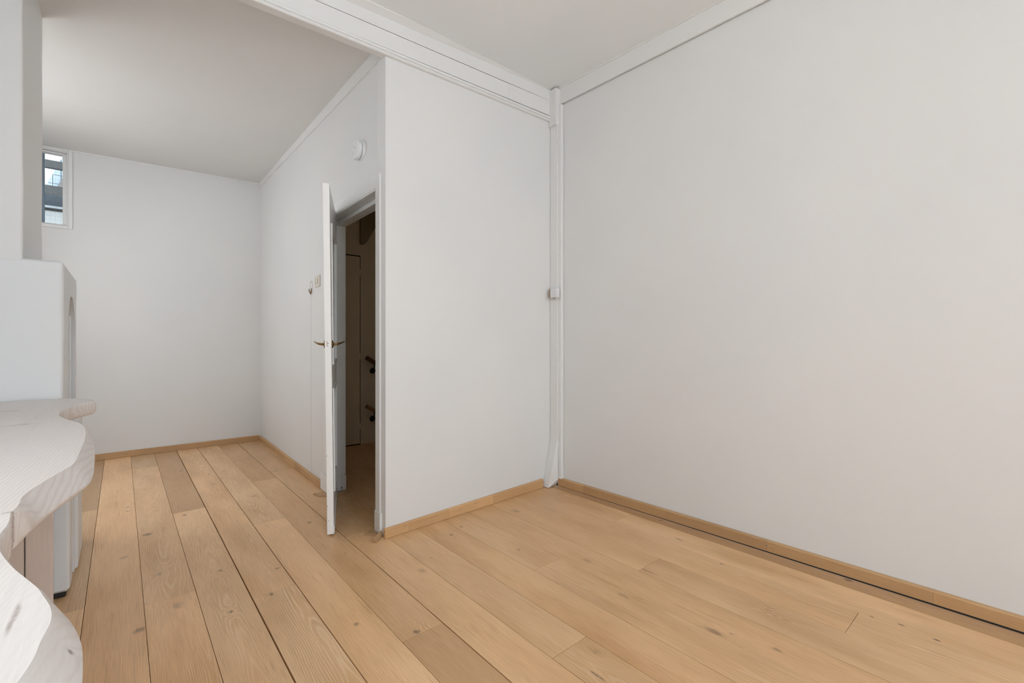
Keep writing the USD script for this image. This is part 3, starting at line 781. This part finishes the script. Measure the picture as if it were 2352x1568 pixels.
obj('hinge', tube([(-.196, 3.05, .955), (-.196, 3.05, 1.04)], .006, 10), 'cream', fp, label='painted hinge')
obj('foot', bx(-.30, -.20, 2.82, 3.45, .0, .02, .001), 'black', fp, False)

# ---------------------------------------------------------------- counter: whitewashed pine boards with scalloped ends
ZT = .872
PL, PD, PR = (0.83, 0.785, 0.76), (0.78, 0.715, 0.675), (0.56, 0.42, 0.355)
ct = thing('counter', 'whitewashed pine counter top with wavy scalloped edge in the left foreground', 'counter')
seam1 = [(-.27, 2.022), (-.215, 1.986), (-.18, 1.995), (-.163, 2.05), (-.157, 2.15)]
seam2 = [(-.13, .974), (-.121, .972)]
edge1 = [(-.157, 2.15), (-.158, 2.25), (-.148, 2.37), (-.126, 2.475), (-.096, 2.545), (-.079, 2.585), (-.083, 2.635), (-.104, 2.70), (-.142, 2.755), (-.20, 2.783), (-.32, 2.786)]
edge2 = [(-.157, 2.15), (-.133, 2.042), (-.096, 1.935), (-.077, 1.862), (-.061, 1.745), (-.051, 1.60), (-.047, 1.47), (-.045, 1.35), (-.048, 1.275), (-.056, 1.235), (-.068, 1.19), (-.082, 1.132), (-.094, 1.075), (-.106, 1.02), (-.121, .972)]
edge3 = [(-.121, .972), (-.114, .92), (-.114, .88), (-.112, .84), (-.101, .79), (-.087, .74), (-.075, .705), (-.062, .668), (-.049, .636), (-.036, .606), (-.0275, .575), (-.025, .545), (-.025, .52), (-.029, .492), (-.037, .462), (-.055, .43), (-.085, .39), (-.15, .34), (-.3, .30)]


def board_mesh(left0, seam_lo, edge, left1, seam_hi, inset, drop, thick=.056):
    """Top ring inset from the outer ring along the free edge only; the free edge is chamfered above and eased below."""
    free_ = spline(edge, 7)
    lo = [np.array(p) for p in [left0] + list(seam_lo)]
    hi = [np.array(p) for p in list(seam_hi)[::-1] + [left1]]
    lo = [p + (0, .0008) for p in lo if np.linalg.norm(p - free_[0]) > .004]
    hi = [p for p in hi if np.linalg.norm(p - free_[-1]) > .004]
    ring = np.vstack([lo, free_, [p - (0, .0008) for p in hi]])
    nl, nf = len(lo), len(free_)
    keep = [0]
    for k in range(1, len(ring)):
        if np.linalg.norm(ring[k] - ring[keep[-1]]) > 1e-4:
            keep.append(k)
    isfree = np.array([nl <= k < nl + nf for k in keep])
    ring = ring[keep]
    n = len(ring)
    tg = np.roll(ring, -1, 0) - np.roll(ring, 1, 0)
    tg /= np.linalg.norm(tg, axis=1)[:, None]
    nrm = np.column_stack([tg[:, 1], -tg[:, 0]])
    idx = np.nonzero(isfree)[0]
    w, tap = np.zeros(n), np.zeros(n)
    for q, k in enumerate(idx):
        f = q / (len(idx) - 1)
        tap[k] = min(1.0, f * 9, (1 - f) * 9)
        w[k] = inset(f) * tap[k]
    T = ring - nrm * w[:, None]
    for _ in range(10):                                          # the chamfer's upper edge flows more softly than the sawn outline
        S = T.copy()
        S[idx[1:-1]] = 0.5 * T[idx[1:-1]] + 0.25 * (T[idx[1:-1] - 1] + T[idx[1:-1] + 1])
        T = S
    low = ring - nrm * (.012 * tap)[:, None]
    zz = np.where(isfree, ZT - np.minimum(drop, np.maximum(w * 1.5, .003)), ZT - .0015)
    rings = [np.column_stack([T, np.full(n, ZT)]), np.column_stack([ring, zz]), np.column_stack([ring, np.full(n, ZT - thick + .012)]), np.column_stack([low, np.full(n, ZT - thick)])]
    v = np.vstack(rings)
    f = []
    for r in range(3):
        for k in range(n):
            a, b = r * n + k, r * n + (k + 1) % n
            f += [(a, a + n, b + n), (a, b + n, b)]
    for r, flip in ((0, False), (3, True)):
        poly = rings[r][:, :2]
        vv, ff = trimesh.creation.triangulate_polygon(Polygon(poly), engine='earcut')
        look = {tuple(np.round(p, 7)): k for k, p in enumerate(poly)}
        for t in ff:
            ids = [look[tuple(np.round(vv[q], 7))] for q in t]
            f.append(tuple(r * n + q for q in (ids[::-1] if flip else ids)))
    m = trimesh.Trimesh(v, np.array(f), process=False)
    m.fix_normals()
    return m


def pine(name, seed, x0, z0, skew, y0, knots=()):
    return wood(name, seed, PL, PD, PR, pith=(x0, z0), slope=.05, y0=y0, skew=skew, ring=150, line_w=.27, knots=knots, rough=.5, blotch=.5, warp=.016, fibre=.04,
                knot_color=(.30, .23, .2), spec=.3, streak=.10, amt0=.03)


obj('board', board_mesh((-.99, 2.03), seam1, edge1, (-.99, 2.786), [(-.32, 2.786)], lambda f: .004 + .003 * math.sin(math.pi * f), .02), pine('pine_far', 501, -.62, .80, .16, 2.3, [(-.235, 1.995, .035, .007, .8), (-.30, 2.4, .03, .02, .35)]), ct, 25)
obj('board', board_mesh((-.99, .974), seam2, edge2[::-1], (-.99, 2.03), seam1, lambda f: .004 + .021 * min(1, .3 + f * 5) * (1 if f < .52 else max(0.0, 1 - (f - .52) / .36)), .042), pine('pine_middle', 502, -.70, .78, .10, 1.3, [(-.235, 1.978, .035, .005, .7), (-.122, .978, .008, .004, .8)]), ct, 25)
obj('board', board_mesh((-.99, .29), [(-.3, .30)], edge3[::-1], (-.99, .974), seam2, lambda f: .004 + .022 * min(1.0, max(0.0, (.60 - f) / .22)), .032), pine('pine_near', 503, -.60, .80, .22, .6, [(-.0725, .612, .0028, .020, .95), (-.0735, .585, .0022, .016, .7), (-.033, .55, .0026, .004, .9)]), ct, 25)
pp = [wood('pine_panel_%d' % k, 510 + k, (.84, .71, .63), (.75, .60, .51), (.62, .45, .36), pith=(px, 2.6), slope=.02, axis='z', ring=110, line_w=.5, rough=.55, blotch=.6, warp=.01, fibre=.05, spec=.25, streak=.1, zoff=-5.3) for k, px in enumerate((-.27, -.36, -.46))]
for k, (a, b) in enumerate(((-.297, -.2165), (-.385, -.301), (-.48, -.389))):
    obj('panel_board', bx(a, b, 2.722, 2.745, 0.002, ZT - .057, .002), pp[k], ct, False)
obj('batten', bx(-.95, -.22, 2.746, 2.778, ZT - .12, ZT - .057, .002), pp[1], ct, False)
obj('wall_rail', bx(-.999, -.95, .32, 2.74, ZT - .12, ZT - .057, .002), pp[1], ct, False)
obj('leg', bx(-.9, -.45, .40, .44, 0.002, ZT - .057, .003), pp[2], ct, False)
